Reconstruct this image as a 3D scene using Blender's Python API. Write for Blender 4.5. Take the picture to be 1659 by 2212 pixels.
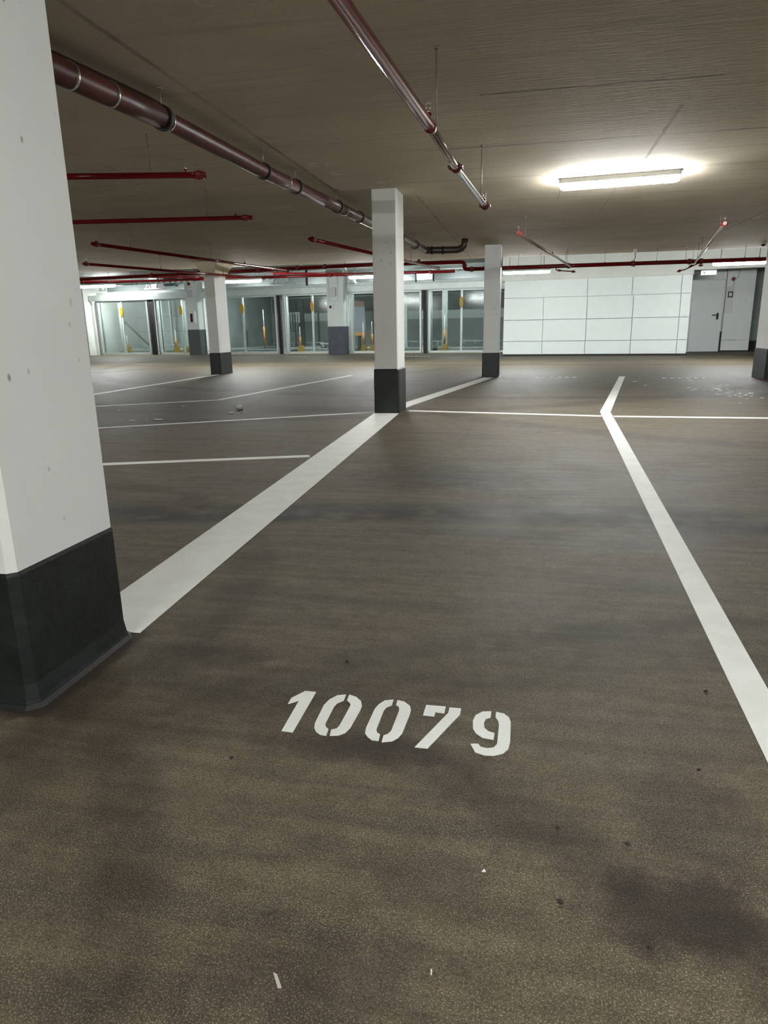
import bpy, bmesh, math, random
from mathutils import Vector, Matrix
from mathutils.geometry import tessellate_polygon
random.seed(7)
for o in list(bpy.data.objects): bpy.data.objects.remove(o)
S = bpy.context.scene
COL = S.collection

# ------------------------------------------------------------------ camera
F_PX, PITCH, ROLL, YAW, CAM_H = 1486.746, .262, -.018, -.206, 1.05
cy, sy = math.cos(YAW), math.sin(YAW)
fw = Vector((sy, cy, 0)); rt = Vector((cy, -sy, 0)); up = Vector((0, 0, 1))
FWD = math.cos(PITCH)*fw - math.sin(PITCH)*up
UPV = math.sin(PITCH)*fw + math.cos(PITCH)*up
RGT = rt*math.cos(ROLL) + UPV*math.sin(ROLL)
UP2 = -rt*math.sin(ROLL) + UPV*math.cos(ROLL)
cd = bpy.data.cameras.new('camera'); cam = bpy.data.objects.new('camera', cd); COL.objects.link(cam)
m = Matrix((RGT, UP2, -FWD)).transposed().to_4x4(); m.translation = Vector((0, 0, CAM_H))
cam.matrix_world = m
cd.sensor_fit = 'VERTICAL'; cd.sensor_height = 36; cd.lens = F_PX/2212*36; cd.clip_start = .05; cd.clip_end = 200
S.camera = cam

# ------------------------------------------------------------------ world, exposure
W = bpy.data.worlds.new('world'); S.world = W; W.use_nodes = True
W.node_tree.nodes['Background'].inputs[0].default_value = (.5, .5, .48, 1)
W.node_tree.nodes['Background'].inputs[1].default_value = .02
S.view_settings.view_transform = 'Standard'; S.view_settings.look = 'None'
S.view_settings.exposure = 0.0; S.view_settings.gamma = 1; S.view_settings.use_curve_mapping = False
LAMP = 265.0          # radiance of the luminaire diffusers
LAMP_COL = (.975, 1.0, .985, 1)
AISLE = 385.0         # the suspended aisle lights burn brighter

# ------------------------------------------------------------------ materials
def mat(name, col, rough=.6, metal=0, var=0.0, scale=4, spec=.5, bump=0, bscale=60):
    M = bpy.data.materials.new(name); M.use_nodes = True; N = M.node_tree; b = N.nodes['Principled BSDF']
    b.inputs['Base Color'].default_value = (*col, 1); b.inputs['Roughness'].default_value = rough
    b.inputs['Metallic'].default_value = metal; b.inputs['Specular IOR Level'].default_value = spec
    tc = N.nodes.new('ShaderNodeTexCoord')
    if var:
        n = N.nodes.new('ShaderNodeTexNoise'); n.inputs['Scale'].default_value = scale; n.inputs['Detail'].default_value = 5
        N.links.new(tc.outputs['Object'], n.inputs['Vector'])
        r = N.nodes.new('ShaderNodeMapRange'); r.inputs[1].default_value = .3; r.inputs[2].default_value = .7
        r.inputs[3].default_value = 1-var; r.inputs[4].default_value = 1+var
        N.links.new(n.outputs[0], r.inputs[0])
        mx = N.nodes.new('ShaderNodeVectorMath'); mx.operation = 'SCALE'; mx.inputs[0].default_value = col
        N.links.new(r.outputs[0], mx.inputs['Scale']); N.links.new(mx.outputs[0], b.inputs['Base Color'])
    if bump:
        n = N.nodes.new('ShaderNodeTexNoise'); n.inputs['Scale'].default_value = bscale; n.inputs['Detail'].default_value = 3
        N.links.new(tc.outputs['Object'], n.inputs['Vector'])
        bp = N.nodes.new('ShaderNodeBump'); bp.inputs['Strength'].default_value = bump; bp.inputs['Distance'].default_value = .01
        N.links.new(n.outputs[0], bp.inputs['Height']); N.links.new(bp.outputs[0], b.inputs['Normal'])
    return M

def emis(name, col, st):
    M = bpy.data.materials.new(name); M.use_nodes = True; N = M.node_tree; N.nodes.clear()
    e = N.nodes.new('ShaderNodeEmission'); e.inputs[0].default_value = col; e.inputs[1].default_value = st
    o = N.nodes.new('ShaderNodeOutputMaterial'); N.links.new(e.outputs[0], o.inputs[0]); return M

class NT:                      # tiny helper for longer node trees
    def __init__(s, name):
        s.M = bpy.data.materials.new(name); s.M.use_nodes = True; s.T = s.M.node_tree; s.b = s.T.nodes['Principled BSDF']
        s.tc = s.T.nodes.new('ShaderNodeTexCoord').outputs['Object']
    def put(s, sock, v):
        if hasattr(v, 'is_output'): s.T.links.new(v, sock)
        else: sock.default_value = v
    def math(s, op, a, b=0, c=0):
        n = s.T.nodes.new('ShaderNodeMath'); n.operation = op
        for i, v in enumerate((a, b, c)): s.put(n.inputs[i], v)
        return n.outputs[0]
    def sep(s, v=None):
        n = s.T.nodes.new('ShaderNodeSeparateXYZ'); s.put(n.inputs[0], v or s.tc); return n.outputs
    def mapping(s, sc, rot=0, loc=(0, 0, 0)):
        n = s.T.nodes.new('ShaderNodeMapping'); n.inputs['Scale'].default_value = sc; n.inputs['Rotation'].default_value = (0, 0, rot); n.inputs['Location'].default_value = loc
        s.put(n.inputs[0], s.tc); return n.outputs[0]
    def noise(s, v, sc, det=4, dist=0, rough=.5):
        n = s.T.nodes.new('ShaderNodeTexNoise'); s.put(n.inputs['Vector'], v); n.inputs['Scale'].default_value = sc
        n.inputs['Detail'].default_value = det; n.inputs['Distortion'].default_value = dist; n.inputs['Roughness'].default_value = rough; return n.outputs[0]
    def ramp(s, v, a, b, lo=0, hi=1):
        n = s.T.nodes.new('ShaderNodeMapRange'); n.interpolation_type = 'SMOOTHSTEP'; s.put(n.inputs[0], v)
        n.inputs[1].default_value = a; n.inputs[2].default_value = b; n.inputs[3].default_value = lo; n.inputs[4].default_value = hi; return n.outputs[0]
    def mix(s, f, a, b):
        n = s.T.nodes.new('ShaderNodeMix'); n.data_type = 'RGBA'; s.put(n.inputs[0], f); s.put(n.inputs[6], a); s.put(n.inputs[7], b); return n.outputs[2]
    def mul(s, a, b):
        n = s.T.nodes.new('ShaderNodeMix'); n.data_type = 'RGBA'; n.blend_type = 'MULTIPLY'; n.inputs[0].default_value = 1
        s.put(n.inputs[6], a); s.put(n.inputs[7], b); return n.outputs[2]
    def bump(s, h, st, d=.004):
        n = s.T.nodes.new('ShaderNodeBump'); n.inputs['Strength'].default_value = st; n.inputs['Distance'].default_value = d
        s.put(n.inputs['Height'], h); s.put(s.b.inputs['Normal'], n.outputs[0])

def floor_material():
    t = NT('coated asphalt floor'); x, y, z = t.sep()
    grain = t.noise(t.tc, 300, 2, rough=.6); grain2 = t.noise(t.tc, 150, 3, rough=.7)
    mot = t.noise(t.tc, 2.2, 5, .6)
    col = t.mix(t.ramp(mot, .3, .7), (.106, .085, .050, 1), (.163, .134, .085, 1))
    # wear that follows the driving direction
    st = t.noise(t.mapping((.35, 3.4, 1), .06), 1.6, 6, .8)
    col = t.mix(t.ramp(st, .48, .66, 0, .5), col, (.052, .042, .030, 1))
    st2 = t.noise(t.mapping((.22, 5.5, 1), -.12, (3, 1, 0)), 1.3, 6, .5)
    col = t.mix(t.ramp(st2, .54, .68, 0, .35), col, (.19, .162, .122, 1))
    # old tyre arcs
    w = t.math('MULTIPLY', t.math('SUBTRACT', t.noise(t.tc, 1.1, 4), .5), .5)
    arcs = None
    for cx, cy_, r, wd, a in [(.4, -6.5, 10.35, .09, .75), (.6, -7.5, 11.5, .07, .55), (1.5, -1.2, 3.75, .05, .35), (-3.2, 2.2, 2.1, .06, .35),
                              (-1.2, -.6, 2.3, .05, .4), (2.4, -3.4, 5.9, .07, .3), (-2.2, .2, 1.65, .05, .45), (5, 14, 8.1, .12, .4), (-8, 22, 15, .14, .4), (0, 24, 13.4, .15, .45)]:
        dx = t.math('SUBTRACT', x, cx); dy = t.math('SUBTRACT', y, cy_)
        d = t.math('SQRT', t.math('ADD', t.math('MULTIPLY', dx, dx), t.math('MULTIPLY', dy, dy)))
        d = t.math('ABSOLUTE', t.math('ADD', t.math('SUBTRACT', d, r), t.math('MULTIPLY', w, .35)))
        v = t.ramp(d, wd*2.4, wd*.7, 0, min(1, a*1.25))
        arcs = v if arcs is None else t.math('MAXIMUM', arcs, v)
    arcs = t.math('MULTIPLY', arcs, t.ramp(t.noise(t.tc, 5, 5), .3, .6, .25, 1))
    # violet-brown oil stains
    st = None
    for cx, cy_, rx, ry, a in [(-.60, 4.9, .75, .55, .5), (-.95, 1.97, .2, .12, .6), (.34, 1.12, .22, .13, .8), (-.35, 1.50, .34, .07, .6), (-.18, 1.12, .16, .08, .35),
                               (-.30, .87, .3, .12, .45), (.40, 1.40, .14, .22, .4), (.42, 2.85, .35, .12, .35), (.25, 2.3, .25, .18, .3), (1.0, 3.6, .6, .2, .35), (-2.3, 3.7, .5, .3, .6), (-.25, 3.5, .7, .12, .35)]:
        dx = t.math('DIVIDE', t.math('SUBTRACT', x, cx), rx); dy = t.math('DIVIDE', t.math('SUBTRACT', y, cy_), ry)
        d = t.math('SQRT', t.math('ADD', t.math('MULTIPLY', dx, dx), t.math('MULTIPLY', dy, dy)))
        d = t.math('ADD', d, t.math('MULTIPLY', t.math('SUBTRACT', t.noise(t.tc, 7, 8, .4, .72), .5), 2.6))
        v = t.ramp(d, 1.15, .35, 0, a); st = v if st is None else t.math('MAXIMUM', st, v)
    stain = st
    # fine aggregate
    col = t.mix(t.ramp(grain2, .45, .58, 0, .62), col, (.040, .033, .022, 1))
    col = t.mix(t.ramp(grain, .50, .66, 0, .78), col, (.41, .355, .25, 1))
    col = t.mix(t.ramp(t.noise(t.tc, 13, 6, rough=.7), .54, .72, 0, .4), col, (.042, .034, .022, 1))
    clus = t.noise(t.tc, 11, 10, .3, .85)
    col = t.mul(col, t.mix(t.ramp(clus, .32, .68), (.50, .49, .47, 1), (.78, .78, .77, 1)))
    fs = t.noise(t.mapping((1.1, 11, 1), .03), 1.7, 7, .4, .65)
    col = t.mul(col, t.mix(t.ramp(fs, .35, .65), (.84, .82, .82, 1), (1.10, 1.10, 1.10, 1)))
    col = t.mul(col, t.mix(arcs, (1, 1, 1, 1), (.22, .19, .19, 1)))
    col = t.mul(col, t.mix(stain, (1, 1, 1, 1), (.30, .26, .31, 1)))
    # dirt gathered round the nearest pillar foot
    dx = t.math('MAXIMUM', t.math('SUBTRACT', t.math('ABSOLUTE', t.math('ADD', x, 1.55)), .22), 0); dy = t.math('MAXIMUM', t.math('SUBTRACT', t.math('ABSOLUTE', t.math('SUBTRACT', y, 1.78)), .27), 0)
    dd = t.math('ADD', t.math('MAXIMUM', dx, dy), t.math('MULTIPLY', t.math('SUBTRACT', t.noise(t.tc, 14, 5), .5), .09))
    col = t.mix(t.ramp(dd, .05, .005, 0, .8), col, (.022, .018, .014, 1))
    t.put(t.b.inputs['Base Color'], col)
    t.put(t.b.inputs['Roughness'], t.ramp(mot, .3, .7, .58, .66)); t.b.inputs['Specular IOR Level'].default_value = .32
    t.bump(t.math('ADD', grain, grain2), .35, .004)
    return t.M

def ceiling_material():
    t = NT('board marked concrete ceiling'); x, y, z = t.sep()
    mot = t.noise(t.tc, .9, 5, .4)
    col = t.mix(t.ramp(mot, .3, .7), (.58, .505, .39, 1), (.685, .60, .475, 1))
    brd = t.noise(t.mapping((.25, 5, 1)), 2.0, 4, .2)
    col = t.mix(t.ramp(brd, .5, .72, 0, .45), col, (.47, .43, .345, 1))
    col = t.mix(t.ramp(t.noise(t.tc, 40, 3), .58, .7, 0, .3), col, (.42, .38, .30, 1))
    wob = t.math('MULTIPLY', t.math('SUBTRACT', t.noise(t.tc, 9, 4), .5), .03)
    L = None
    for axis, v0, lo, hi, wd, a in [('y', 5.46, -.4, 1.2, .014, .85), ('y', 6.93, -1.0, 4, .014, .85), ('y', 8.33, -1.4, 5, .01, .55), ('y', 9.8, -6, 6, .01, .35), ('y', 11.3, -9, 6, .012, .35),
                                    ('y', 12.8, -9, 7, .015, .4), ('y', 14.3, -9, 7, .015, .4), ('y', 15.8, -9, 7, .015, .4), ('x', 1.06, 6.08, 8.4, .014, .8), ('x', 3.35, 8.3, 17.6, .015, .6),
                                    ('x', -2.30, 2, 8.6, .018, .6), ('x', -4.1, 5.5, 7.2, .01, .45), ('x', -6.0, 8.3, 17.6, .015, .4), ('x', -1.42, 9.1, 17.6, .012, .45), ('x', .3, 8.7, 9.9, .01, .4), ('x', .95, 8.7, 12, .008, .3)]:
        a_, b_ = (y, x) if axis == 'y' else (x, y)
        d = t.math('ABSOLUTE', t.math('ADD', t.math('SUBTRACT', a_, v0), wob))
        v = t.math('MULTIPLY', t.ramp(d, wd*1.6, wd*.4, 0, a), t.math('MULTIPLY', t.math('GREATER_THAN', b_, lo), t.math('LESS_THAN', b_, hi)))
        L = v if L is None else t.math('MAXIMUM', L, v)
    L = t.math('MULTIPLY', L, t.ramp(t.noise(t.tc, 2, 4), .3, .6, .3, 1))
    col = t.mix(L, col, (.17, .15, .12, 1))
    st = None
    for cx, cy_, rx, ry in [(-2.09, 7.2, .10, .12), (-2.0, 7.6, .12, .10), (-1.64, 8.17, .09, .10), (-1.63, 3.68, .05, .06)]:
        dx = t.math('DIVIDE', t.math('SUBTRACT', x, cx), rx); dy = t.math('DIVIDE', t.math('SUBTRACT', y, cy_), ry)
        d = t.math('ABSOLUTE', t.math('SUBTRACT', t.math('SQRT', t.math('ADD', t.math('MULTIPLY', dx, dx), t.math('MULTIPLY', dy, dy))), .8))
        v = t.ramp(t.math('ADD', d, t.math('MULTIPLY', t.math('SUBTRACT', t.noise(t.tc, 8, 4), .5), 1.5)), .25, .05, 0, .5); st = v if st is None else t.math('MAXIMUM', st, v)
    col = t.mix(st, col, (.8, .77, .7, 1))
    t.put(t.b.inputs['Base Color'], col); t.b.inputs['Roughness'].default_value = .85; t.b.inputs['Specular IOR Level'].default_value = .25
    t.bump(t.noise(t.mapping((1, 6, 1)), 6, 5), .25, .01)
    return t.M

def pillar_material():
    t = NT('painted concrete pillar')
    col = t.mix(t.ramp(t.noise(t.tc, 1.5, 5), .3, .7), (.72, .73, .71, 1), (.78, .79, .775, 1))
    v = t.T.nodes.new('ShaderNodeTexVoronoi'); v.inputs['Scale'].default_value = 13; t.put(v.inputs['Vector'], t.mapping((1, 1, .6)))
    pit = t.math('MULTIPLY', t.ramp(v.outputs['Distance'], .11, .05), t.ramp(t.noise(t.tc, 5.3, 3), .44, .50))
    col = t.mix(t.math('MULTIPLY', pit, .75), col, (.16, .15, .14, 1))
    t.put(t.b.inputs['Base Color'], col); t.b.inputs['Roughness'].default_value = .62; t.b.inputs['Specular IOR Level'].default_value = .35
    t.bump(t.math('SUBTRACT', t.noise(t.tc, 9, 4), pit), .18, .006)
    return t.M

def glass_material():
    M = bpy.data.materials.new('tinted gate glazing'); M.use_nodes = True; N = M.node_tree; N.nodes.clear()
    tr = N.nodes.new('ShaderNodeBsdfTransparent'); tr.inputs[0].default_value = (.66, .70, .69, 1)
    gl = N.nodes.new('ShaderNodeBsdfGlossy'); gl.inputs['Roughness'].default_value = .12; gl.inputs[0].default_value = (.9, .95, .93, 1)
    df = N.nodes.new('ShaderNodeBsdfDiffuse'); df.inputs[0].default_value = (.4, .45, .44, 1)
    a = N.nodes.new('ShaderNodeMixShader'); a.inputs[0].default_value = .015
    b = N.nodes.new('ShaderNodeMixShader'); b.inputs[0].default_value = .07
    o = N.nodes.new('ShaderNodeOutputMaterial')
    N.links.new(tr.outputs[0], a.inputs[1]); N.links.new(gl.outputs[0], a.inputs[2])
    N.links.new(a.outputs[0], b.inputs[1]); N.links.new(df.outputs[0], b.inputs[2]); N.links.new(b.outputs[0], o.inputs[0])
    return M

def line_paint_material():
    t = NT('white road paint')
    col = t.mix(t.ramp(t.noise(t.tc, 7, 5), .35, .7), (.74, .755, .715, 1), (.80, .815, .78, 1))
    col = t.mix(t.ramp(t.noise(t.tc, 160, 3), .60, .72, 0, .35), col, (.48, .47, .42, 1))
    t.put(t.b.inputs['Base Color'], col); t.b.inputs['Roughness'].default_value = .6
    t.bump(t.noise(t.tc, 150, 3), .25, .003); return t.M

M_FLOOR = floor_material(); M_CEIL = ceiling_material(); M_PILLAR = pillar_material(); M_GLASS = glass_material(); M_LINE = line_paint_material()
M_DARK = mat('dark green grey skirting coat', (.0105, .014, .013), .42, var=.35, scale=9, bump=.25, bscale=30)
M_BLUEDARK = mat('blue grey skirting coat', (.055, .063, .085), .5, var=.2)
M_EDGE = mat('pale chamfer render', (.62, .66, .63), .6, var=.06, scale=20)
M_RED = mat('red sprinkler pipe lacquer', (.13, .006, .008), .08, var=.15, scale=10, spec=.2)
M_REDFIT = mat('red cast fitting', (.15, .008, .010), .35, bump=.3, bscale=80)
M_SCARLET = mat('bright red fitting', (.55, .02, .027), .7)
M_RUST = mat('red brown cast iron pipe', (.075, .018, .015), .42, var=.45, scale=7, spec=.35)
M_BLACKPIPE = mat('dark brown cast pipe', (.03, .018, .014), .4, var=.3)
M_STEEL = mat('polished steel pipe', (.62, .56, .55), .16, 1)
M_CLAMP = mat('stainless clamp', (.75, .73, .7), .25, 1)
M_ROD = mat('galvanised rod', (.28, .25, .21), .5, .6)
M_GALV = mat('galvanised gate steel', (.60, .66, .64), .38, .25, var=.08)
M_GALV2 = mat('grey gate profile', (.42, .47, .46), .45, .2, var=.08)
M_BLACK = mat('black rubber', (.008, .008, .009), .6)  # also colours the strips that stand in for shaded gaps
M_WALL = mat('white sandwich wall panel', (.64, .69, .67), .5, var=.02)
M_WALLB = mat('lightened white wall by the door', (.80, .84, .825), .5, var=.02)  # lighter copy of the wall white, making up for missing light here
M_WALL2 = mat('pale render wall', (.56, .58, .54), .7, var=.05, scale=2)
M_WALLG = mat('grey green render wall', (.36, .41, .38), .7, var=.06)
M_DOOR = mat('pale grey steel door', (.76, .81, .80), .45)
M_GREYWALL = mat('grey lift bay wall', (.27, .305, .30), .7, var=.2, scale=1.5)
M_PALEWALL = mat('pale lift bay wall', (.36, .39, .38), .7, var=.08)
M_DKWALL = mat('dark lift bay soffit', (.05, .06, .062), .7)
M_PLAT = mat('galvanised lift platform', (.40, .45, .44), .4, .4, var=.12)
M_PLATB = mat('blue grey lift deck', (.20, .22, .28), .5, .2, var=.1)
M_YEL = mat('yellow handle plastic', (.45, .28, .015), .4)
M_ORANGE = mat('orange lacquer', (.50, .22, .03), .5)
M_WHITE = mat('white plastic', (.72, .72, .70), .4)
M_GREYBOX = mat('grey enamel box', (.5, .53, .53), .4)
M_TEAL = mat('dark green motor housing', (.07, .12, .105), .4)
M_HOUSE = mat('luminaire housing', (.55, .56, .54), .45)
M_LAMP = emis('luminaire diffuser light', LAMP_COL, LAMP)
M_LAMP2 = emis('aisle luminaire diffuser light', LAMP_COL, AISLE)
M_EXIT = emis('exit sign light', (.86, .95, 1, 1), 2.6)
M_GREEN = mat('exit sign green', (.02, .35, .14), .4)
M_PAPER = mat('white litter', (.75, .74, .72), .8)
M_STONE = mat('dark grit', (.02, .017, .014), .8)
M_JOINT = mat('dark floor joint filler', (.045, .038, .03), .8)
M_SIGN = mat('notice board plate', (.66, .68, .67), .4)

# ------------------------------------------------------------------ mesh helpers
class MB:
    def __init__(s): s.b = bmesh.new()
    def box(s, x0, x1, y0, y1, z0, z1, bev=0):
        g = bmesh.ops.create_cube(s.b, size=1)['verts']
        for v in g: v.co = Vector(((x0+x1)/2 + v.co.x*(x1-x0), (y0+y1)/2 + v.co.y*(y1-y0), (z0+z1)/2 + v.co.z*(z1-z0)))
        if bev:
            es = list({e for v in g for e in v.link_edges}); bmesh.ops.bevel(s.b, geom=es, offset=bev, segments=2, profile=.7, affect='EDGES')
        return s
    def bar(s, p, q, w, h=None, upv=(0, 0, 1)):
        h = h or w; p = Vector(p); q = Vector(q); d = (q-p).normalized(); u = Vector(upv)
        if abs(d.dot(u)) > .95: u = Vector((0, 1, 0))
        a = d.cross(u).normalized(); c = a.cross(d)
        vs = [s.b.verts.new(e + a*w/2*i + c*h/2*j) for e in (p, q) for i, j in ((-1, -1), (1, -1), (1, 1), (-1, 1))]
        for f in ((3, 2, 1, 0), (4, 5, 6, 7), (0, 1, 5, 4), (1, 2, 6, 5), (2, 3, 7, 6), (3, 0, 4, 7)): s.b.faces.new([vs[i] for i in f])
        return s
    def tube(s, pts, r, n=16, cap=True):
        pts = [Vector(p) for p in pts]; rs = r if isinstance(r, (list, tuple)) else [r]*len(pts); rings = []
        d0 = (pts[1]-pts[0]).normalized(); u = Vector((0, 0, 1)) if abs(d0.z) < .9 else Vector((0, 1, 0))
        a = d0.cross(u).normalized()
        for i, p in enumerate(pts):
            t = ((pts[min(i+1, len(pts)-1)]-p).normalized() if i < len(pts)-1 else Vector()) + ((p-pts[i-1]).normalized() if i else Vector())
            t.normalize(); a = (a - t*a.dot(t)).normalized(); c = t.cross(a)
            k = 1.0
            if 0 < i < len(pts)-1:
                k = 1/max(.6, math.sqrt((1+(pts[i+1]-p).normalized().dot((p-pts[i-1]).normalized()))/2))
            rings.append([s.b.verts.new(p + (a*math.cos(2*math.pi*j/n) + c*math.sin(2*math.pi*j/n))*rs[i]) for j in range(n)])
        for A, B in zip(rings, rings[1:]):
            for j in range(n):
                f = s.b.faces.new((A[j], A[(j+1) % n], B[(j+1) % n], B[j])); f.smooth = True
        if cap: s.b.faces.new(rings[0][::-1]); s.b.faces.new(rings[-1])
        return s
    def prism(s, pts, z0, z1):
        lo = [s.b.verts.new((*p[:2], z0)) for p in pts]; hi = [s.b.verts.new((*p[:2], z1)) for p in pts]; n = len(pts)
        if n < 5: tris = [tuple(range(n))]
        else: tris = tessellate_polygon([[Vector((*p[:2], 0)) for p in pts]])
        for t in tris:
            s.b.faces.new([hi[i] for i in t])
            if z0 > 0: s.b.faces.new([lo[i] for i in reversed(t)])
        for i in range(n): s.b.faces.new((lo[i], lo[(i+1) % n], hi[(i+1) % n], hi[i]))
        return s
    def loft(s, secs):
        R = [[s.b.verts.new(p) for p in sec] for sec in secs]; n = len(R[0])
        for A, B in zip(R, R[1:]):
            for j in range(n): s.b.faces.new((A[j], A[(j+1) % n], B[(j+1) % n], B[j]))
        s.b.faces.new(R[0][::-1]); s.b.faces.new(R[-1]); return s
    def ico(s, c, r, sub=1, jit=0, sq=1):
        g = bmesh.ops.create_icosphere(s.b, subdivisions=sub, radius=r)['verts']
        for v in g: v.co = Vector(c) + Vector((v.co.x, v.co.y, v.co.z*sq))*(1+random.uniform(-jit, jit))
        return s
    def tri(s):
        bmesh.ops.triangulate(s.b, faces=[f for f in s.b.faces if len(f.verts) > 4]); return s
    def make(s, name, material, parent=None, **kw):
        bmesh.ops.recalc_face_normals(s.b, faces=s.b.faces)
        me = bpy.data.meshes.new(name); s.b.to_mesh(me); s.b.free(); me.materials.append(material)
        o = bpy.data.objects.new(name, me); COL.objects.link(o)
        if parent: o.parent = parent
        for k, v in kw.items(): o[k] = v
        return o
def tag(o, label, cat, group=None, kind=None):
    o['label'] = label; o['category'] = cat
    if group: o['group'] = group
    if kind: o['kind'] = kind
    return o
def empty(name, loc, label, cat, group=None, rz=0):
    o = bpy.data.objects.new(name, None); o.empty_display_size = .1; COL.objects.link(o); o.location = loc; o.rotation_euler = (0, 0, rz)
    return tag(o, label, cat, group)
def copy_tree(o, parent=None):
    c = o.copy(); COL.objects.link(c); c.parent = parent
    for ch in [k for k in bpy.data.objects if k.parent == o]: copy_tree(ch, c)
    return c
def struct(mb, name, material, **kw):
    return mb.make(name, material, kind='structure', **kw)
H = 2.615; H2 = 3.45; YE = 17.6
# frame of the lift-gate front: turned 6.9 degrees against the pillar grid
WA = -.12; W0 = Vector((-2, 28.2, 0))
def wall_frame(o): o.location = W0; o.rotation_euler = (0, 0, WA); return o
def wp(s, off=0, z=0):
    return Vector((W0.x + s*math.cos(WA) - off*math.sin(WA), W0.y + s*math.sin(WA) + off*math.cos(WA), z))

# ------------------------------------------------------------------ the shell
struct(MB().box(-26, 14, -8, 37, -.3, 0), 'floor', M_FLOOR)
struct(MB().box(-26, 14, -8, YE, H, H+.35), 'ceiling', M_CEIL, label='low concrete ceiling over the parking bays')
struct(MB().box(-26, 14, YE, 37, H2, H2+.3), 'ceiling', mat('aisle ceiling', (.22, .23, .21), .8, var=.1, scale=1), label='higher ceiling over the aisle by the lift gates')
struct(MB().box(-26, 14, YE, YE+.06, H+.002, H2-.002), 'trim_1', M_WALL2, label='concrete downstand where the ceiling steps up')
struct(MB().box(-26.2, -26, -8, 37, 0, H2), 'wall_left', M_WALL2)
struct(MB().box(14, 14.2, -8, 37, 0, H2), 'wall_right', M_WALL2)
struct(MB().box(-26, 14, -8.2, -8, 0, H2), 'wall_front', M_WALL2)

# white panelled wall that stands forward of the gates, laid as sandwich panels with open joints
b = MB(); g = .008
rows = [(.06, .50, 0), (.50, 1.21, 0), (1.21, 1.93, .0), (1.93, 2.50, -.02)]
for z0, z1, sh in rows:
    xs = [1.48, 2.82, 4.24, 5.68, 7.10, 7.40]
    if z0 > 1.8: xs = [1.48, 4.22, 5.62, 7.09, 7.40]
    for a, c in zip(xs, xs[1:]):
        b.box(a+g, c-g, -3, -2.93, z0+g, z1-g)
b.box(7.3, 7.40, -2.93, 0, .06, 2.5); b.box(1.48, 1.58, -2.93, 0, .06, 2.5)
wall_frame(struct(b, 'wall_back', M_WALL, label='white panelled wall beside the lift gates'))
wall_frame(struct(MB().box(1.50, 7.38, -2.93, -2.8, .05, 2.5), 'trim_10', mat('panel joint grey', (.52, .56, .55), .6), label='grey joints between the white wall panels'))
wall_frame(struct(MB().box(1.5, 7.38, -2.96, -2.9, 0, .06), 'baseboard_back', M_BLACK))
wall_frame(struct(MB().box(1.4, 7.42, -2.98, -2.6, 2.5, H2).box(7.42, 13.5, -2.98, -2.6, 2.63, H2), 'trim_2', M_WALL2, label='rendered beam above the white panelled wall'))
wall_frame(struct(MB().box(7.40, 8.74, .06, .2, 2.46, H2).box(7.40, 7.66, .0, .2, 0, 2.46), 'wall_door_side', M_WALLB))
wall_frame(struct(MB().box(8.76, 9.66, 0, .2, .05, .40).box(8.76, 9.66, 0, .2, .41, H2).box(9.56, 9.66, .2, 2.2, .05, H2), 'wall_beside_door', M_WALLB))
wall_frame(struct(MB().box(8.76, 9.66, .02, .18, 0, .05), 'baseboard_beside_door', M_BLACK))
wall_frame(struct(MB().box(9.66, 15.0, 2.0, 2.2, .33, H2), 'wall_recess', M_WALLG))
wall_frame(struct(MB().box(9.66, 15.0, 1.97, 2.2, 0, .33), 'baseboard_recess', M_BLACK))
# door
d = MB().box(7.70, 8.70, .02, .08, .01, 2.44, .004); d0 = wall_frame(d.make('door_1', M_DOOR, kind='structure', label='pale grey steel door right of the white panelled wall'))
MB().box(8.53, 8.60, -.02, .02, 1.12, 1.34, .01).bar((8.57, -.05, 1.27), (8.38, -.05, 1.27), .03, .03).bar((8.57, .0, 1.27), (8.57, -.06, 1.27), .03).make('door_handle', M_BLACK, d0)
MB().box(7.66, 8.74, -.01, .06, 2.44, 2.48).box(7.66, 7.70, -.01, .06, 0, 2.44).box(8.70, 8.74, -.01, .06, .7, 2.44).make('door_frame', M_GALV2, d0)
MB().box(8.70, 8.76, -.015, .06, 0, .68).make('door_gap_strip', M_BLACK, d0)  # black strip in place of the dark gap at the door's foot

# upper wall over the gates and lift bay interior
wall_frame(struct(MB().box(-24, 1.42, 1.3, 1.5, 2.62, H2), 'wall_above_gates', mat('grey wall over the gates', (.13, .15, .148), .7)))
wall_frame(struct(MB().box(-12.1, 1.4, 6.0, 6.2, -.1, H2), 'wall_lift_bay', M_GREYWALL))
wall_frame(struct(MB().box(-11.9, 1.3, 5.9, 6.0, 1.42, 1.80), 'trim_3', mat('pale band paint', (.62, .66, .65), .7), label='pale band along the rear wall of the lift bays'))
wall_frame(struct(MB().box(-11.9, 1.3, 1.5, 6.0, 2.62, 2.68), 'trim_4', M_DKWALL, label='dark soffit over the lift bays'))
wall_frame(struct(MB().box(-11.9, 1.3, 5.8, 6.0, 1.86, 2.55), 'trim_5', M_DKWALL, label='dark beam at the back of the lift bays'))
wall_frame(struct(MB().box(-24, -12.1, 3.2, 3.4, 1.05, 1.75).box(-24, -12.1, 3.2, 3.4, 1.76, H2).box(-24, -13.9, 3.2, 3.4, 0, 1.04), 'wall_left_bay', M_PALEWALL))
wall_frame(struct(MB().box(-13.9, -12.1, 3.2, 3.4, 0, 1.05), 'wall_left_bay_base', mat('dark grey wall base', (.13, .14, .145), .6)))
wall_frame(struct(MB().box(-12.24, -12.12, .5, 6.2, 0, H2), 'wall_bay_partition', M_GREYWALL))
wall_frame(struct(MB().box(-19.6, -18.45, -.4, 3.2, 0, H2), 'wall_left_return', M_WALL2))
wall_frame(struct(MB().box(1.40, 1.48, 0, 6.2, 0, H2), 'wall_bay_side', M_GREYWALL))

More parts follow.
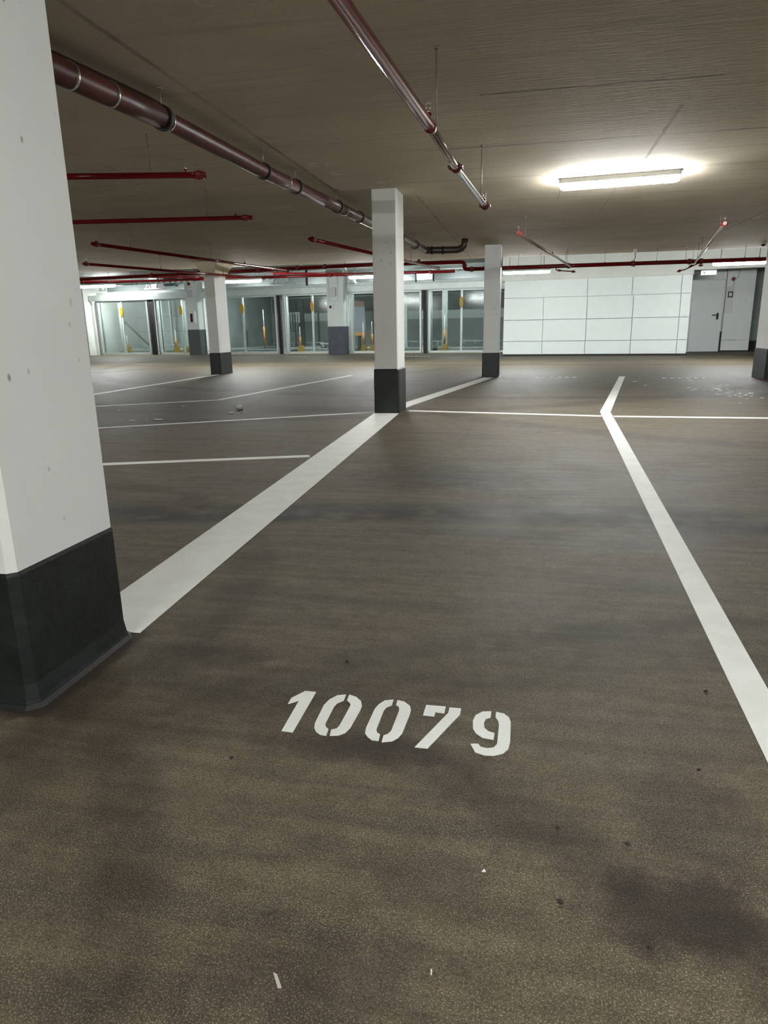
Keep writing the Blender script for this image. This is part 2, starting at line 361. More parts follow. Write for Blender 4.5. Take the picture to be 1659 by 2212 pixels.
# dark floor joints
for i, (p, q) in enumerate([((-15, 21.1), (-10.6, 20.35)), ((-10.6, 20.35), (8, 18.9)), ((-12.5, 13.5), (-10.25, 20.3))]):
    struct(MB().bar((*p, .0015), (*q, .0015), .05, .003), 'trim_%d' % (6+i), M_JOINT, label='dark expansion joint in the floor')

# ------------------------------------------------------------------ pillars
def rect(x0, x1, y0, y1, ch):
    return [(x0+ch, y0), (x1-ch, y0), (x1, y0+ch), (x1, y1-ch), (x1-ch, y1), (x0+ch, y1), (x0, y1-ch), (x0, y0+ch)]
def pillar(x0, x1, y0, y1, hb, label, ch=.012, skirt=.012, flare=0, cap=None, skirtmat=None):
    cx, cy_ = (x0+x1)/2, (y0+y1)/2; e = empty('concrete_pillar', (cx, cy_, 0), label, 'pillar', 'concrete pillars with dark painted bases')
    w, d = (x1-x0)/2, (y1-y0)/2
    MB().prism(rect(-w, w, -d, d, ch), 0.01, H-.001).tri().make('shaft', M_PILLAR, e)
    k = skirt
    def R(g, z): return [(p[0], p[1], z) for p in rect(-w-g, w+g, -d-g, d+g, ch+g*.6)]
    secs = [R(k+flare, 0), R(k+flare*.6, .02), R(k, .07), R(k, hb-.012), R(k*.4, hb)]
    MB().loft(secs).make('dark_base', skirtmat or M_DARK, e)
    if flare: MB().loft([R(k+flare+.012, 0), R(k+flare+.006, .006), R(k+flare, .012)]).make('sealant_bead', M_BLACK, e)
    if cap:
        c0, c1 = cap
        def Q(g, z): return [(p[0], p[1], z) for p in rect(-w-g, w+g, -d-g, d+g, .03)]
        MB().loft([Q(0.002, H-.32), Q(.03, H-.26), Q(c0, H-.12), Q(c1, H-.001)]).make('capital', M_CEIL, e)
    return e
pillar(-1.69, -1.372, 1.545, 2.035, .41, 'near pillar cut by the left edge of the view, dark green base', ch=.02, skirt=.004, flare=.012)
pillar(-1.875, -1.578, 8.56, 9.05, .55, 'middle pillar with a tall dark base at the end of the wide white line')
pillar(-.935, -.612, 14.85, 15.42, .50, 'slim pillar standing in front of the left end of the white panelled wall')
pillar(-7.66, -7.40, 16.10, 16.78, .52, 'far left pillar with a flared head in front of the lift gates', cap=(.11, .17))
pillar(4.27, 4.62, 14.0, 14.75, .55, 'pillar mostly outside the right edge of the view')

# ------------------------------------------------------------------ painted floor lines
PT = .0022
def paint(name, polys, label, cat, group=None):
    b = MB()
    for p in polys: b.prism(p, 0, PT)
    return tag(b.tri().make(name, M_LINE), label, cat, group)
G = 'white parking bay lines on the floor'
paint('bay_line', [[(-1.62, 2.06), (-1.338, 2.06), (-1.573, 8.555), (-1.89, 8.555)]], 'wide white line from the near pillar to the middle pillar', 'floor marking', G)
paint('bay_line', [[(.56, .3), (.655, .3), (1.006, 8.80), (1.012, 8.86), (.888, 8.86)]], 'long white line running along the right side of the numbered bay', 'floor marking', G)
paint('bay_line', [[(.888, 8.86), (1.012, 8.86), (1.94, 14.92), (1.826, 14.92)]], 'white line going on from the kink toward the panelled wall', 'floor marking', G)
paint('bay_line', [[(-1.84, 9.05), (-1.60, 9.05), (-1.56, 9.42), (-.70, 14.70), (-.90, 14.76)]], 'white line from behind the middle pillar to the slim pillar', 'floor marking', G)
def strip(p, q, w): 
    p = Vector((*p, 0)); q = Vector((*q, 0)); n = (q-p).normalized().cross(Vector((0, 0, 1)))*w/2
    return [tuple((p+n)[:2]), tuple((p-n)[:2])[:2], tuple((q-n)[:2]), tuple((q+n)[:2])]
paint('bay_line', [strip((-1.50, 8.84), (.865, 8.437), .11)], 'thin white cross line between the middle pillar and the kinked line', 'floor marking', G)
paint('bay_line', [strip((1.0, 8.41), (6.0, 8.26), .12)], 'thin white cross line running right from the kinked line', 'floor marking', G)
paint('bay_line', [strip((-6.8, 5.8), (-1.90, 8.68), .075)], 'thin white line meeting the foot of the middle pillar from the left', 'floor marking', G)
paint('bay_line', [strip((-6.2, 4.05), (-1.80, 5.55), .10)], 'short white line joining the wide line halfway from the left', 'floor marking', G)
paint('bay_line', [strip((-9.5, 7.1), (-4.70, 10.10), .10), strip((-4.72, 10.06), (-3.95, 15.57), .10)], 'bent white line on the floor left of the middle pillar', 'floor marking', G)
paint('bay_line', [strip((-7.46, 10.0), (-7.46, 16.05), .13)], 'white line leading to the far left pillar', 'floor marking', G)
paint('bay_line', [strip((4.45, 13.95), (5.6, 11.0), .14)], 'white line starting at the pillar on the right edge', 'floor marking', G)

DIGITS = {
 '1': [ [(-0.647,1.687),(-0.648,1.719),(-0.620,1.765),(-0.586,1.765),(-0.586,1.551),(-0.618,1.552),(-0.621,1.711)] ],
 '0': [ [(-0.494,1.766),(-0.518,1.757),(-0.535,1.730),(-0.542,1.698),(-0.540,1.604),(-0.535,1.581),(-0.525,1.564),(-0.510,1.553),(-0.493,1.551),(-0.495,1.581),(-0.505,1.591),(-0.511,1.605),(-0.511,1.695),(-0.507,1.715),(-0.492,1.733)],
  [(-0.484,1.767),(-0.461,1.758),(-0.441,1.737),(-0.433,1.713),(-0.432,1.692),(-0.438,1.599),(-0.446,1.573),(-0.460,1.559),(-0.483,1.553),(-0.487,1.580),(-0.474,1.588),(-0.470,1.604),(-0.466,1.698),(-0.467,1.715),(-0.475,1.727),(-0.483,1.735)] ],
 '0b': [ [(-0.350,1.762),(-0.374,1.753),(-0.387,1.729),(-0.393,1.703),(-0.396,1.606),(-0.393,1.580),(-0.382,1.564),(-0.369,1.553),(-0.350,1.552),(-0.352,1.581),(-0.362,1.589),(-0.367,1.603),(-0.366,1.699),(-0.362,1.718),(-0.349,1.732)],
  [(-0.338,1.761),(-0.317,1.756),(-0.297,1.736),(-0.291,1.716),(-0.290,1.692),(-0.295,1.597),(-0.302,1.574),(-0.315,1.557),(-0.341,1.548),(-0.342,1.578),(-0.332,1.587),(-0.326,1.603),(-0.323,1.702),(-0.325,1.719),(-0.330,1.729),(-0.337,1.734)] ],
 '7': [ [(-0.252,1.749),(-0.196,1.750),(-0.196,1.715),(-0.221,1.717),(-0.222,1.694),(-0.253,1.695)],
  [(-0.185,1.747),(-0.152,1.747),(-0.152,1.716),(-0.219,1.541),(-0.252,1.541),(-0.185,1.718)] ],
 '9': [ [(-0.067,1.747),(-0.091,1.741),(-0.109,1.719),(-0.114,1.690),(-0.111,1.652),(-0.102,1.631),(-0.083,1.614),(-0.054,1.610),(-0.053,1.640),(-0.070,1.646),(-0.081,1.661),(-0.084,1.684),(-0.080,1.706),(-0.067,1.716)],
  [(-0.054,1.746),(-0.032,1.741),(-0.017,1.723),(-0.012,1.700),(-0.011,1.611),(-0.015,1.575),(-0.028,1.553),(-0.051,1.540),(-0.074,1.538),(-0.098,1.547),(-0.112,1.580),(-0.093,1.584),(-0.084,1.571),(-0.068,1.568),(-0.052,1.574),(-0.044,1.591),(-0.043,1.679),(-0.046,1.702),(-0.054,1.718)] ],
}
e = empty('bay_number', (-.33, 1.65, 0), 'white stencilled number 10079 on the floor of the near bay', 'number')
for k in ('1', '0', '0b', '7', '9'):
    b = MB()
    for p in DIGITS[k]: b.prism([(x+.33, y-1.65) for x, y in p], 0, PT)
    b.tri().make('digit', M_LINE, e)
def worn_number(x, y, n, pitch, label, rz=0):
    e = empty('worn_bay_number', (x, y, 0), label, 'number', 'worn bay numbers across the aisle', rz)
    for i in range(n):
        b = MB(); c = i*pitch
        b.prism([(c-.045, .075), (c-.045, -.075), (c+.04, -.075), (c+.045, -.045), (c-.015, -.045), (c-.015, .045), (c+.03, .05), (c+.04, .075)], 0, PT)
        b.make('digit', M_LINE, e)
worn_number(.22, 14.80, 6, .145, 'worn white stencil number left of the kinked line, near the panelled wall', -.04)
worn_number(2.62, 14.45, 6, .145, 'worn white stencil number right of the kinked line, near the panelled wall', -.04)
worn_number(-4.35, 25.6, 6, .16, 'white stencil number on the floor before the lift gate behind the middle pillar', -.1)
worn_number(-9.4, 26.7, 6, .16, 'white stencil number on the floor between the far left pillar and the back column', -.1)

# ------------------------------------------------------------------ sprinkler pipes
def coupling(parent, p, d, r, name='coupling', material=None, ears=True):
    d = Vector(d).normalized(); p = Vector(p); b = MB()
    b.tube([p-d*.035, p-d*.033, p-d*.012, p-d*.01, p+d*.01, p+d*.012, p+d*.033, p+d*.035], [r*1.02, r*1.35, r*1.35, r*1.5, r*1.5, r*1.35, r*1.35, r*1.02], 16)
    a = d.cross(Vector((0, 0, 1))).normalized()
    if ears:
        for sgn in (-1, 1):
            q = p + a*sgn*r*1.35
            b.bar(q-d*.018, q+d*.018, r*1.3, r*.9)
            b.tube([q+a*sgn*r*.35-d*.04, q+a*sgn*r*.35+d*.04], r*.26, 6)
            b.tube([q+a*sgn*r*.35-d*.052, q+a*sgn*r*.35-d*.03], r*.42, 6)
            b.tube([q+a*sgn*r*.35+d*.03, q+a*sgn*r*.35+d*.052], r*.42, 6)
    return b.make(name, material or M_REDFIT, parent)
def sprinkler(parent, p, r, upw=True, material=None):
    p = Vector(p); s = 1 if upw else -1; b = MB()
    b.tube([p+Vector((0, 0, s*r*.6)), p+Vector((0, 0, s*(r+.02)))], r*.62, 10)
    h = b.make('sprinkler_tee', material or M_REDFIT, parent)
    z0 = r+.02; b = MB()
    b.tube([p+Vector((0, 0, s*z0)), p+Vector((0, 0, s*(z0+.018)))], .009, 8)
    for sg in (-1, 1): b.tube([p+Vector((sg*.006, 0, s*(z0+.016))), p+Vector((sg*.012, 0, s*(z0+.03))), p+Vector((0, 0, s*(z0+.048)))], .0022, 6)
    b.tube([p+Vector((0, 0, s*(z0+.046))), p+Vector((0, 0, s*(z0+.05)))], .016, 12)
    b.make('sprinkler_head', M_CLAMP, h)
def hanger(parent, p, r, top=H):
    p = Vector(p); b = MB(); n = 18
    ring = [p + Vector((0, 0, 0))]
    b.tube([p+Vector((0, 0, r)), Vector((p.x, p.y, top-.004))], .0045, 6)
    b.tube([Vector((p.x, p.y, top-.012)), Vector((p.x, p.y, top-.002))], .016, 8)
    b.tube([p+Vector((0, 0, r-.004)), p+Vector((0, 0, r+.02))], .010, 6)
    b.make('hanger_rod', M_ROD, parent)
def clampring(parent, p, d, r, material=None, w=.012):
    d = Vector(d).normalized(); p = Vector(p)
    MB().tube([p-d*w, p+d*w], r*1.09, 20).make('pipe_clamp', material or M_CLAMP, parent)
def pipe_thing(name, loc, label, cat, group):
    e = empty(name, (0, 0, 0), label, cat, group); e.location = loc; return e
class Pipe:
    def __init__(s, p0, label, group='red sprinkler pipes under the ceiling', name='sprinkler_pipe'):
        s.o = Vector(p0); s.e = pipe_thing(name, s.o, label, 'pipe', group)
    def L(s, p): return Vector(p)-s.o
    def run(s, pts, r, material=None, name='pipe_run', n=20): return MB().tube([s.L(p) for p in pts], r, n).make(name, material or M_RED, s.e)
    def cpl(s, p, d, r, **k): return coupling(s.e, s.L(p), d, r, **k)
    def spr(s, p, r, **k): sprinkler(s.e, s.L(p), r, **k)
    def hang(s, p, r, top=H): 
        hanger(s.e, s.L(p), r, top-s.o.z); 
def lerp(a, b, t): return Vector(a).lerp(Vector(b), t)

# near steel branch: thick red part, then bare steel
A0, A1, A2, A3, A4 = (-1.10, -4.6, 2.16), (-.601, 4.348, 2.16), (-.598, 4.40, 2.16), (-.563, 5.465, 2.16), (-.46, 7.20, 2.16)
P = Pipe(A0, 'near red sprinkler pipe coming over the camera, shiny steel toward its far end')
dA = Vector(A4)-Vector(A1)
P.run([A0, A1], .033); MB().tube([P.L(A1), P.L(lerp(A1, A3, .02)), P.L(lerp(A1, A3, .07))], [.036, .036, .027], 20).make('reducer', M_REDFIT, P.e)
P.run([lerp(A1, A3, .05), A3, A4], .0255, M_STEEL, 'steel_run')
P.cpl(A3, dA, .0255); P.cpl(A4, dA, .0255); P.spr((-.603, 4.30, 2.16), .033); P.spr((-.463, 7.12, 2.16), .026)
P.hang((-.585, 4.52, 2.16), .03); P.hang((-.475, 6.86, 2.16), .026); P.hang((-.69, 2.3, 2.16), .033)

# big cast drain pipe, left
BP = [(-2.80, 2.0), (-2.585, 3.6), (-2.505, 4.35), (-2.46, 4.72), (-2.40, 6.49), (-2.228, 8.95), (-2.03, 12.0), (-1.955, 13.45)]
def xB(y):
    for (x0, y0), (x1, y1) in zip(BP, BP[1:]):
        if y <= y1: return x0+(x1-x0)*(y-y0)/(y1-y0)
    return BP[-1][0]
def pB(y): return (xB(y), y, 2.43)
B2 = pB(13.45)
P = Pipe(pB(2.0), 'thick red brown cast drain pipe passing behind the middle pillar', 'drain pipes', 'drain_pipe')
P.run([pB(y) for y in (2.0, 3.6, 4.35, 4.74)], .070, M_RUST); P.run([pB(y) for y in (4.70, 4.72, 6.49, 8.0)], .061, M_RUST)
P.run([pB(y) for y in (8.0, 8.95, 12.0, 13.45)], .061, mat('grey brown pipe', (.16, .11, .10), .3, .2, var=.3, scale=6))
for y_, r_, m_ in ((3.88, .070, M_CLAMP), (4.22, .070, M_CLAMP), (4.80, .062, M_CLAMP), (6.95, .061, M_CLAMP), (8.72, .061, M_CLAMP)):
    clampring(P.e, P.L(pB(y_)), (.06, 1, 0), r_, m_, .009)
for yy in (4.74, 6.45, 7.20, 8.45, 9.3, 11.5, 12.6):
    clampring(P.e, P.L(pB(yy)), (.06, 1, 0), .067 if yy > 4.8 else .073, M_BLACK, .016)
    P.hang(pB(yy), .06)
P.run([B2, (-1.92, 13.60, 2.43), (-1.86, 13.64, 2.43), (-1.38, 13.72, 2.43), (-1.30, 13.72, 2.45), (-1.25, 13.70, 2.50), (-1.23, 13.70, 2.613)], .062, M_BLACKPIPE, 'elbow_run')
clampring(P.e, P.L((-1.64, 13.68, 2.43)), (1, .12, 0), .066, M_BLACK, .02); clampring(P.e, P.L((-1.84, 13.645, 2.43)), (1, .1, 0), .066, M_BLACK, .02)
# thin pipe beside it
P = Pipe((-2.92, 2.0, 2.50), 'dark second pipe lying behind the thick drain pipe near the left pillar', 'drain pipes', 'drain_pipe')
P.run([(-2.93, 2.0, 2.52), (-2.66, 4.1, 2.53), (-2.58, 4.75, 2.53), (-2.57, 4.9, 2.53)], .052, mat('very dark red pipe', (.03, .010, .009), .5, spec=.3))

def branch(a, c, r, label, heads=(), hangs=(), endcap=True, material=None, fit=None, start_cpl=False):
    P = Pipe(a, label); P.run([a, c], r, material); d = Vector(c)-Vector(a)
    if endcap: P.cpl(lerp(a, c, .985), d, r, material=fit)
    if start_cpl: P.cpl(a, d, r, material=fit)
    for t_ in heads: P.spr(lerp(a, c, t_), r, material=fit)
    for t_ in hangs: P.hang(lerp(a, c, t_), r)
    return P
branch((-6.2, 4.95, 2.29), (-2.66, 5.79, 2.29), .024, 'short red branch pipe nearest the camera on the left', (.955,), (.875, .4))
branch((-8.6, 7.15, 2.29), (-3.15, 8.01, 2.29), .024, 'second red branch pipe on the left, its end left of the middle pillar', (.965,), (.905, .5))
branch((-5.335, 15.5, 2.31), (-6.33, 9.70, 2.31), .026, 'slanting red branch pipe crossing before the far left pillar', (.30, .985), (.86, .5), start_cpl=True)
branch((-2.05, 16.4, 2.31), (-3.17, 10.25, 2.31), .026, 'red branch pipe running behind the middle pillar', (.60, .985), (.92, .3))
branch((-6.85, 17.0, 2.31), (-8.30, 12.36, 2.31), .026, 'red branch pipe at the far left under the aisle edge', (.985, .4), (.6, .2))
branch((.86, 17.0, 2.31), (-.215, 10.60, 2.31), .022, 'thin branch pipe with a bright red end fitting over the right bay', (.985, .45), (.9, .1), material=mat('worn grey brown pipe', (.16, .12, .09), .35, .3), fit=M_SCARLET)
branch((3.50, 17.0, 2.31), (2.50, 10.55, 2.31), .022, 'pale branch pipe with a bright red end fitting near the right edge', (.985,), (.88, .3, .12), material=mat('worn pale pipe', (.5, .42, .38), .3, .4), fit=M_SCARLET)

def bend(c, a0, a1, r, u, v, n=8):
    c = Vector(c); u = Vector(u); v = Vector(v)
    return [c + u*r*math.cos(a0+(a1-a0)*i/n) + v*r*math.sin(a0+(a1-a0)*i/n) for i in range(n+1)]
P = Pipe((-11.8, 17.05, 2.37), 'main red sprinkler pipe crossing the whole aisle, stepping down before the slim pillar')
hi = 2.49; lo = 2.325
pts = [(-12.5, 17.1, 2.40), (-7.3, 17.0, 2.46), (-3.7, 17.0, 2.505), (-1.66, 17.0, hi)]
pts += bend((-1.62, 17.0, hi-.09), math.pi/2, 0, .09, (1, 0, 0), (0, 0, 1))[1:] + [(-1.53, 17, lo+.03), (-1.505, 17, lo+.005), (-1.46, 17, lo)]
P.run(pts + [(.83, 17.0, lo), (9.5, 17.02, lo)], .044)
for x in (-9.5, -8.2, -6.6, -5.6, -4.9, -2.6): P.cpl((x, 17.0, 2.40+(x+12.5)*.0125), (1, 0, .012), .042)
for x in (-1.36, .82, 2.2, 3.38, 3.62, 7): P.cpl((x, 17.0, lo), (1, 0, 0), .042)
P.cpl((-1.53, 17, 2.40), (.02, 0, 1), .042, ears=False)
for x in (-10, -8, -7.0, -6.1, -5.5, -4.4, -3.4, -2.3): P.hang((x, 17.0, 2.41+(x+12.5)*.0115), .04)
for x in (-.3, .2, .75, 1.6, 2.7, 3.3, 3.45, 4.5, 6): P.hang((x, 17.0, lo), .04)
P = Pipe((.3, 17.0, 2.20), 'short thin red drop pipe with two heads below the main pipe, before the wall', 'red sprinkler pipes under the ceiling')
P.run([(.52, 17.0, 2.30), (.56, 17, 2.235), (.94, 17.05, 2.20)], .012); P.cpl((.62, 17.0, 2.23), (1, .1, -.05), .016); P.cpl((.93, 17.05, 2.20), (1, .1, -.1), .018)
P = Pipe((3.2, 17.0, 2.20), 'short thin red drop pipe with heads below the main pipe, above the door', 'red sprinkler pipes under the ceiling')
P.run([(3.6, 17.0, 2.30), (3.3, 17, 2.16), (3.16, 16.95, 2.13)], .012); P.cpl((3.42, 17.0, 2.235), (1, .1, .5), .016); P.cpl((3.18, 16.95, 2.135), (1, .1, .3), .018); P.cpl((3.62, 17, 2.24), (1, 0, 0), .016)
# second main further back
zz = 2.83
P = Pipe(wp(-15, -5, zz), 'second red main pipe farther back, just before the lift gates'); pts = [wp(-20, -5, zz+.13), wp(-7.9, -5, zz), wp(.2, -5, 2.74)]
P.run(pts, .045)
for s_ in (-17.5, -13, -9.4, -6.6, -4.1, -2, -.6): P.cpl(wp(s_, -5, zz + (-7.9-s_)*.0108), wp(1, 0)-wp(0, 0), .045)
for s_ in (-16, -11, -8.6, -5.2, -2.9): P.hang(wp(s_, -5, zz + (-7.9-s_)*.0108), .045, H2)
for i, (s_, tip, lb) in enumerate([(-15.6, -9, 'left end of the gates'), (-9.2, -8.5, 'gate left of the back column'), (-6.2, -9.0, 'back column'), (-2.0, -8.2, 'gate behind the middle pillar')]):
    a = wp(s_, -5, zz + (-7.9-s_)*.0108 - .02); c = wp(s_-2.6, tip, zz-.16)
    P = Pipe(a, 'thin red cross branch under the aisle ceiling near the '+lb); P.run([a, c], .026); P.cpl(c, Vector(c)-Vector(a), .026); P.spr(lerp(a, c, .5), .026, upw=False)

# perforated cable tray
e = empty('cable_tray', wp(-17, -4, 2.835), 'long perforated galvanised cable tray hanging before the lift gates', 'cable tray', rz=WA)
b = MB(); Lt = 17.5
b.box(0, Lt, -.15, -.14, .05, .07); b.box(0, Lt, .14, .15, 0, .07)
for k in range(int(Lt/.25)): b.box(k*.25, k*.25+.13, -.15, .14, 0, .008).box(k*.25, k*.25+.13, -.15, -.14, .008, .05)
b.make('tray', M_GALV, e)
b = MB()
for k in range(6): b.tube([(1+k*3.1, 0, .01), (1+k*3.1, 0, H2-2.84)], .008, 6)
b.make('suspension_rods', M_ROD, e)

# ------------------------------------------------------------------ luminaires
def luminaire(name='ceiling_light', L=1.24):
    e = empty(name, (0, 0, 0), 'x', 'light')
    MB().box(-L/2, L/2, -.064, .064, -.052, 0, .006).make('housing', M_HOUSE, e)
    prof = [(-.060, -.050), (-.062, -.062), (-.060, -.092), (-.038, -.112), (0, -.118), (.038, -.112), (.060, -.092), (.062, -.062), (.060, -.050)]
    b = MB(); secs = []
    for x, k in ((-L/2+.0, .72), (-L/2+.03, .95), (-L/2+.06, 1), (L/2-.06, 1), (L/2-.03, .95), (L/2, .72)):
        secs.append([(x, y*k, -.050 + (z+.050)*k) for y, z in prof])
    b.loft(secs); d = b.make('diffuser', M_LAMP, e)
    for f in d.data.polygons: f.use_smooth = True
    b = MB()
    for s_ in (-1, 1): b.box(s_*L/2-.012, s_*L/2+.012, -.045, .045, -.05, -.002, .004)
    b.make('end_cap', M_HOUSE, e)
    return e
LG = 'long fluorescent ceiling lights'
proto = luminaire()
def place(loc, label, rz=0, rod=None):
    global proto, first
    o = proto if not place.used else copy_tree(proto); place.used = True
    o.location = loc; o.rotation_euler = (0, 0, rz); tag(o, label, 'light', LG)
    if rod:
        b = MB()
        for sx in (-.45, .45): b.tube([(sx, 0, 0), (sx, 0, rod-loc[2]-.002)], .007, 6)
        b.make('suspension_rods', M_ROD, o)
    return o
place.used = False
place((.90, 8.56, H-.002), 'large bright ceiling light over the right bays, nearest of all in view', -.12)
place((1.6, -.7, H-.002), 'ceiling light behind the camera', math.pi/2*0-.12)
place((-.9, -3.2, H-.002), 'second ceiling light behind the camera, farther back', -.12)
place((7.6, 8.0, H-.002), 'ceiling light beyond the right edge of the view', -.12)
place((-11.6, 9.3, H-.002), 'ceiling light hidden by the near pillar', -.12)
place((-6.6, 2.2, H-.002), 'added unseen ceiling light over the left bays, beyond the near pillar', -.12)  # added out of sight to brighten the left bay floor
AX = []
for x, y, z, lb in ((-.13, 20, 2.50, 'suspended ceiling light just right of the slim pillar'), (5.18, 20, 2.545, 'suspended ceiling light at the right edge above the door'),
                    (-8.33, 20, 2.505, 'suspended ceiling light just right of the far left pillar'), (-4.45, 20, 2.515, 'suspended ceiling light half hidden by the middle pillar'),
                    (-13.05, 20, 2.50, 'suspended ceiling light at the left end, beside the near pillar edge')):
    AX.append(place((x, y, z), lb, -.04, H2))
place(tuple(wp(-16.4, -1.0, 3.16)), 'suspended ceiling light above the leftmost lift gate', WA, H2)
place(tuple(wp(-3.9, .7, 2.98)), 'light behind the gate beam near the middle pillar', WA, H2)
place(tuple(wp(-17.2, .45, 2.62)), 'light inside the bay behind the leftmost gate', WA)
place(tuple(wp(-13.5, .45, 2.62)), 'light inside the bay behind the narrow left gate', WA)
place(tuple(wp(-10.3, .45, 2.62)), 'added unseen light inside the bay right of the far left pillar', WA)  # this and the next two are added behind the lintel to brighten the bays
place(tuple(wp(-.8, .45, 2.62)), 'added unseen light inside the bay behind the rightmost gate', WA)
place(tuple(wp(-7.1, .45, 2.62)), 'added unseen light inside the bay left of the back column', WA)
dmesh2 = None
for o in AX:
    for ch in [k for k in bpy.data.objects if k.parent == o and k.name.startswith('diffuser')]:
        if dmesh2 is None:
            dmesh2 = ch.data.copy(); dmesh2.materials.clear(); dmesh2.materials.append(M_LAMP2)
        ch.data = dmesh2

# flood light above gate beam, right of middle pillar
e = empty('flood_light', wp(-2.05, -.35, 2.80), 'glaring square flood light on the gate beam right of the middle pillar', 'light', rz=WA)
MB().box(-.33, .33, -.05, .07, .02, .30, .015).make('housing', M_HOUSE, e)
MB().box(-.30, .30, -.07, -.045, .03, .28, .006).make('lens', emis('flood light lens', (.97, 1, .99, 1), 9), e)
MB().box(.34, .37, -.05, .05, -.05, .36).box(-.37, -.34, -.05, .05, -.05, .36).make('bracket', M_BLACK, e)

# ------------------------------------------------------------------ lift gates
ZG = 2.47
def gate(s0, s1, mull, label, handle_dx=0, darkedge=False):
    e = empty('lift_gate', wp(s0, 0, 0), label, 'gate', 'glazed lifting gates of the car lifts', rz=WA)
    w = s1-s0; mm = mull-s0
    MB().box(0, .07, -.05, .05, .03, ZG).box(w-.07, w, -.05, .05, .03, ZG).box(0, w, -.05, .05, .03, .11).box(0, w, -.05, .05, ZG-.07, ZG).make('frame', M_GALV, e)
    MB().box(mm-.035, mm+.035, -.055, .045, .11, ZG-.07).make('mullion', M_GALV, e)
    MB().box(.07, mm-.035, -.006, .006, .11, ZG-.07).make('pane', M_GLASS, e)
    MB().box(mm+.035, w-.07, -.006, .006, .11, ZG-.07).make('pane', M_GLASS, e)
    b = MB(); c = mm
    pts = [(c-.04, 2.16), (c+.04, 2.16), (c+.075, 2.02), (c+.075, 1.88), (c+.04, 1.75), (c-.04, 1.75), (c-.075, 1.88), (c-.075, 2.02)]
    b.loft([[(x, y, z) for x, z in pts] for y in (-.09, -.056)]); b.make('handle_plate', M_YEL, e)
    return e
gate(-18.05, -15.25, -16.68, 'leftmost lift gate with a yellow handle plate and pale room behind')
gate(-14.75, -12.30, -13.47, 'lift gate left of the far left pillar, narrow with yellow handle plate')
gate(-12.05, -8.72, -10.35, 'lift gate just right of the far left pillar')
gate(-8.30, -6.05, -7.03, 'lift gate left of the white back column')
gate(-5.30, -2.28, -3.70, 'lift gate mostly behind the middle pillar')
gate(-1.98, 1.30, -.64, 'rightmost lift gate beside the slim pillar')
# black strips stand in for the shaded gaps, then the steel posts between gates
for s_, w_, mt, lb in ((-15.10, .22, M_BLACK, 'black strip standing in for the shaded gap between the two left lift gates'), (-8.60, .14, M_BLACK, 'black strip standing in for the shaded gap between the gates left of the back column'), (-2.14, .13, M_BLACK, 'black strip standing in for the shaded gap right of the middle pillar')):
    o = MB().box(-w_/2, w_/2, -.02, .1, 0, ZG).make('gate_gap_strip', mt); o.location = wp(s_, 0, 0); o.rotation_euler = (0, 0, WA); tag(o, lb, 'post', 'black strips in the shaded gaps between lift gates')
for s_, lb in ((-14.88, 'grey guide post set right of the leftmost gate'), (-8.44, 'grey guide post left of the gate by the back column'), (-18.2, 'pale guide post at the left end of the gates'), (-5.40, 'grey guide post just right of the back column'), (-2.03, 'blue grey guide post by the rightmost gate')):
    e = empty('guide_post', wp(s_, 0, 0), lb, 'post', 'steel guide posts between lift gates', rz=WA)
    MB().box(-.06, .06, .1, .22, 0, ZG).make('post', M_GALV2, e); MB().box(.04, .09, .3, .4, .0, ZG).make('inner_rail', M_GALV2, e)
# lintel beams
for s0, s1, lb in ((-18.4, -6.2, 'long galvanised lintel beam over the left lift gates'), (-5.42, 1.40, 'galvanised lintel beam over the gates right of the back column')):
    e = empty('gate_lintel', wp(s0, 0, 0), lb, 'beam', 'lintel beams over the lift gates', rz=WA); w = s1-s0
    MB().box(0, w, -.12, .12, ZG+.005, 2.72, .01).make('beam', M_GALV, e)
    MB().box(.2, w, .12, .35, 2.725, 2.735).box(.2, w, .2, .45, 2.74, 2.86, .01).make('upper_rail', M_GALV, e)
    MB().box(0, w, -.125, -.10, ZG-.02, ZG+.005).make('seal', M_GALV2, e)
# white back columns
def backcol(s0, s1, hb, mt, label, zt=H2):
    e = empty('back_column', wp((s0+s1)/2, -.35, 0), label, 'column', 'square columns between the lift gates', rz=WA); w = (s1-s0)/2
    MB().box(-w, w, -.15, .35, hb, zt-.001, .01).make('shaft', M_WALL, e); MB().box(-w-.004, w+.004, -.155, .355, 0, hb, .008).make('painted_base', mt, e)
    return e
backcol(-6.16, -5.44, 1.12, M_BLUEDARK, 'white back column with tall blue grey base between the lift gates')
backcol(-12.90, -12.30, 1.10, mat('green grey base coat', (.085, .10, .10), .5), 'white back column with dark base, half hidden by the far left pillar')
# boxes on the columns
def wallbox(s, off, z, w, d, h, name, material, label, cat, face=None, fm=None):
    e = empty(name, wp(s, off, z), label, cat, rz=WA); MB().box(-w/2, w/2, -d, 0, -h/2, h/2, .008).make('case', material, e)
    if face:
        x0, x1, z0, z1 = face; MB().box(x0, x1, -d-.006, -d+.001, z0, z1).make('front', fm, e)
    return e
wallbox(-5.90, -.505, 2.48, .34, .12, .36, 'junction_box', M_GREYBOX, 'pale grey junction box high on the white back column', 'box')
wallbox(-5.97, -.50, 1.90, .20, .08, .22, 'key_switch', M_WHITE, 'small key switch with black round on the white back column', 'switch', (-.06, .04, -.06, .05), M_BLACK)
o = MB().tube([(-.2, 0, .9), (-.2, 0, .1), (-.12, 0, 0), (.14, 0, 0), (.2, 0, .08), (.2, 0, 1.2)], .009, 6).make('conduit', M_GREYBOX); o.location = wp(-5.86, -.515, 2.12); o.rotation_euler = (0, 0, WA); tag(o, 'thin grey conduit looping down the white back column', 'conduit')
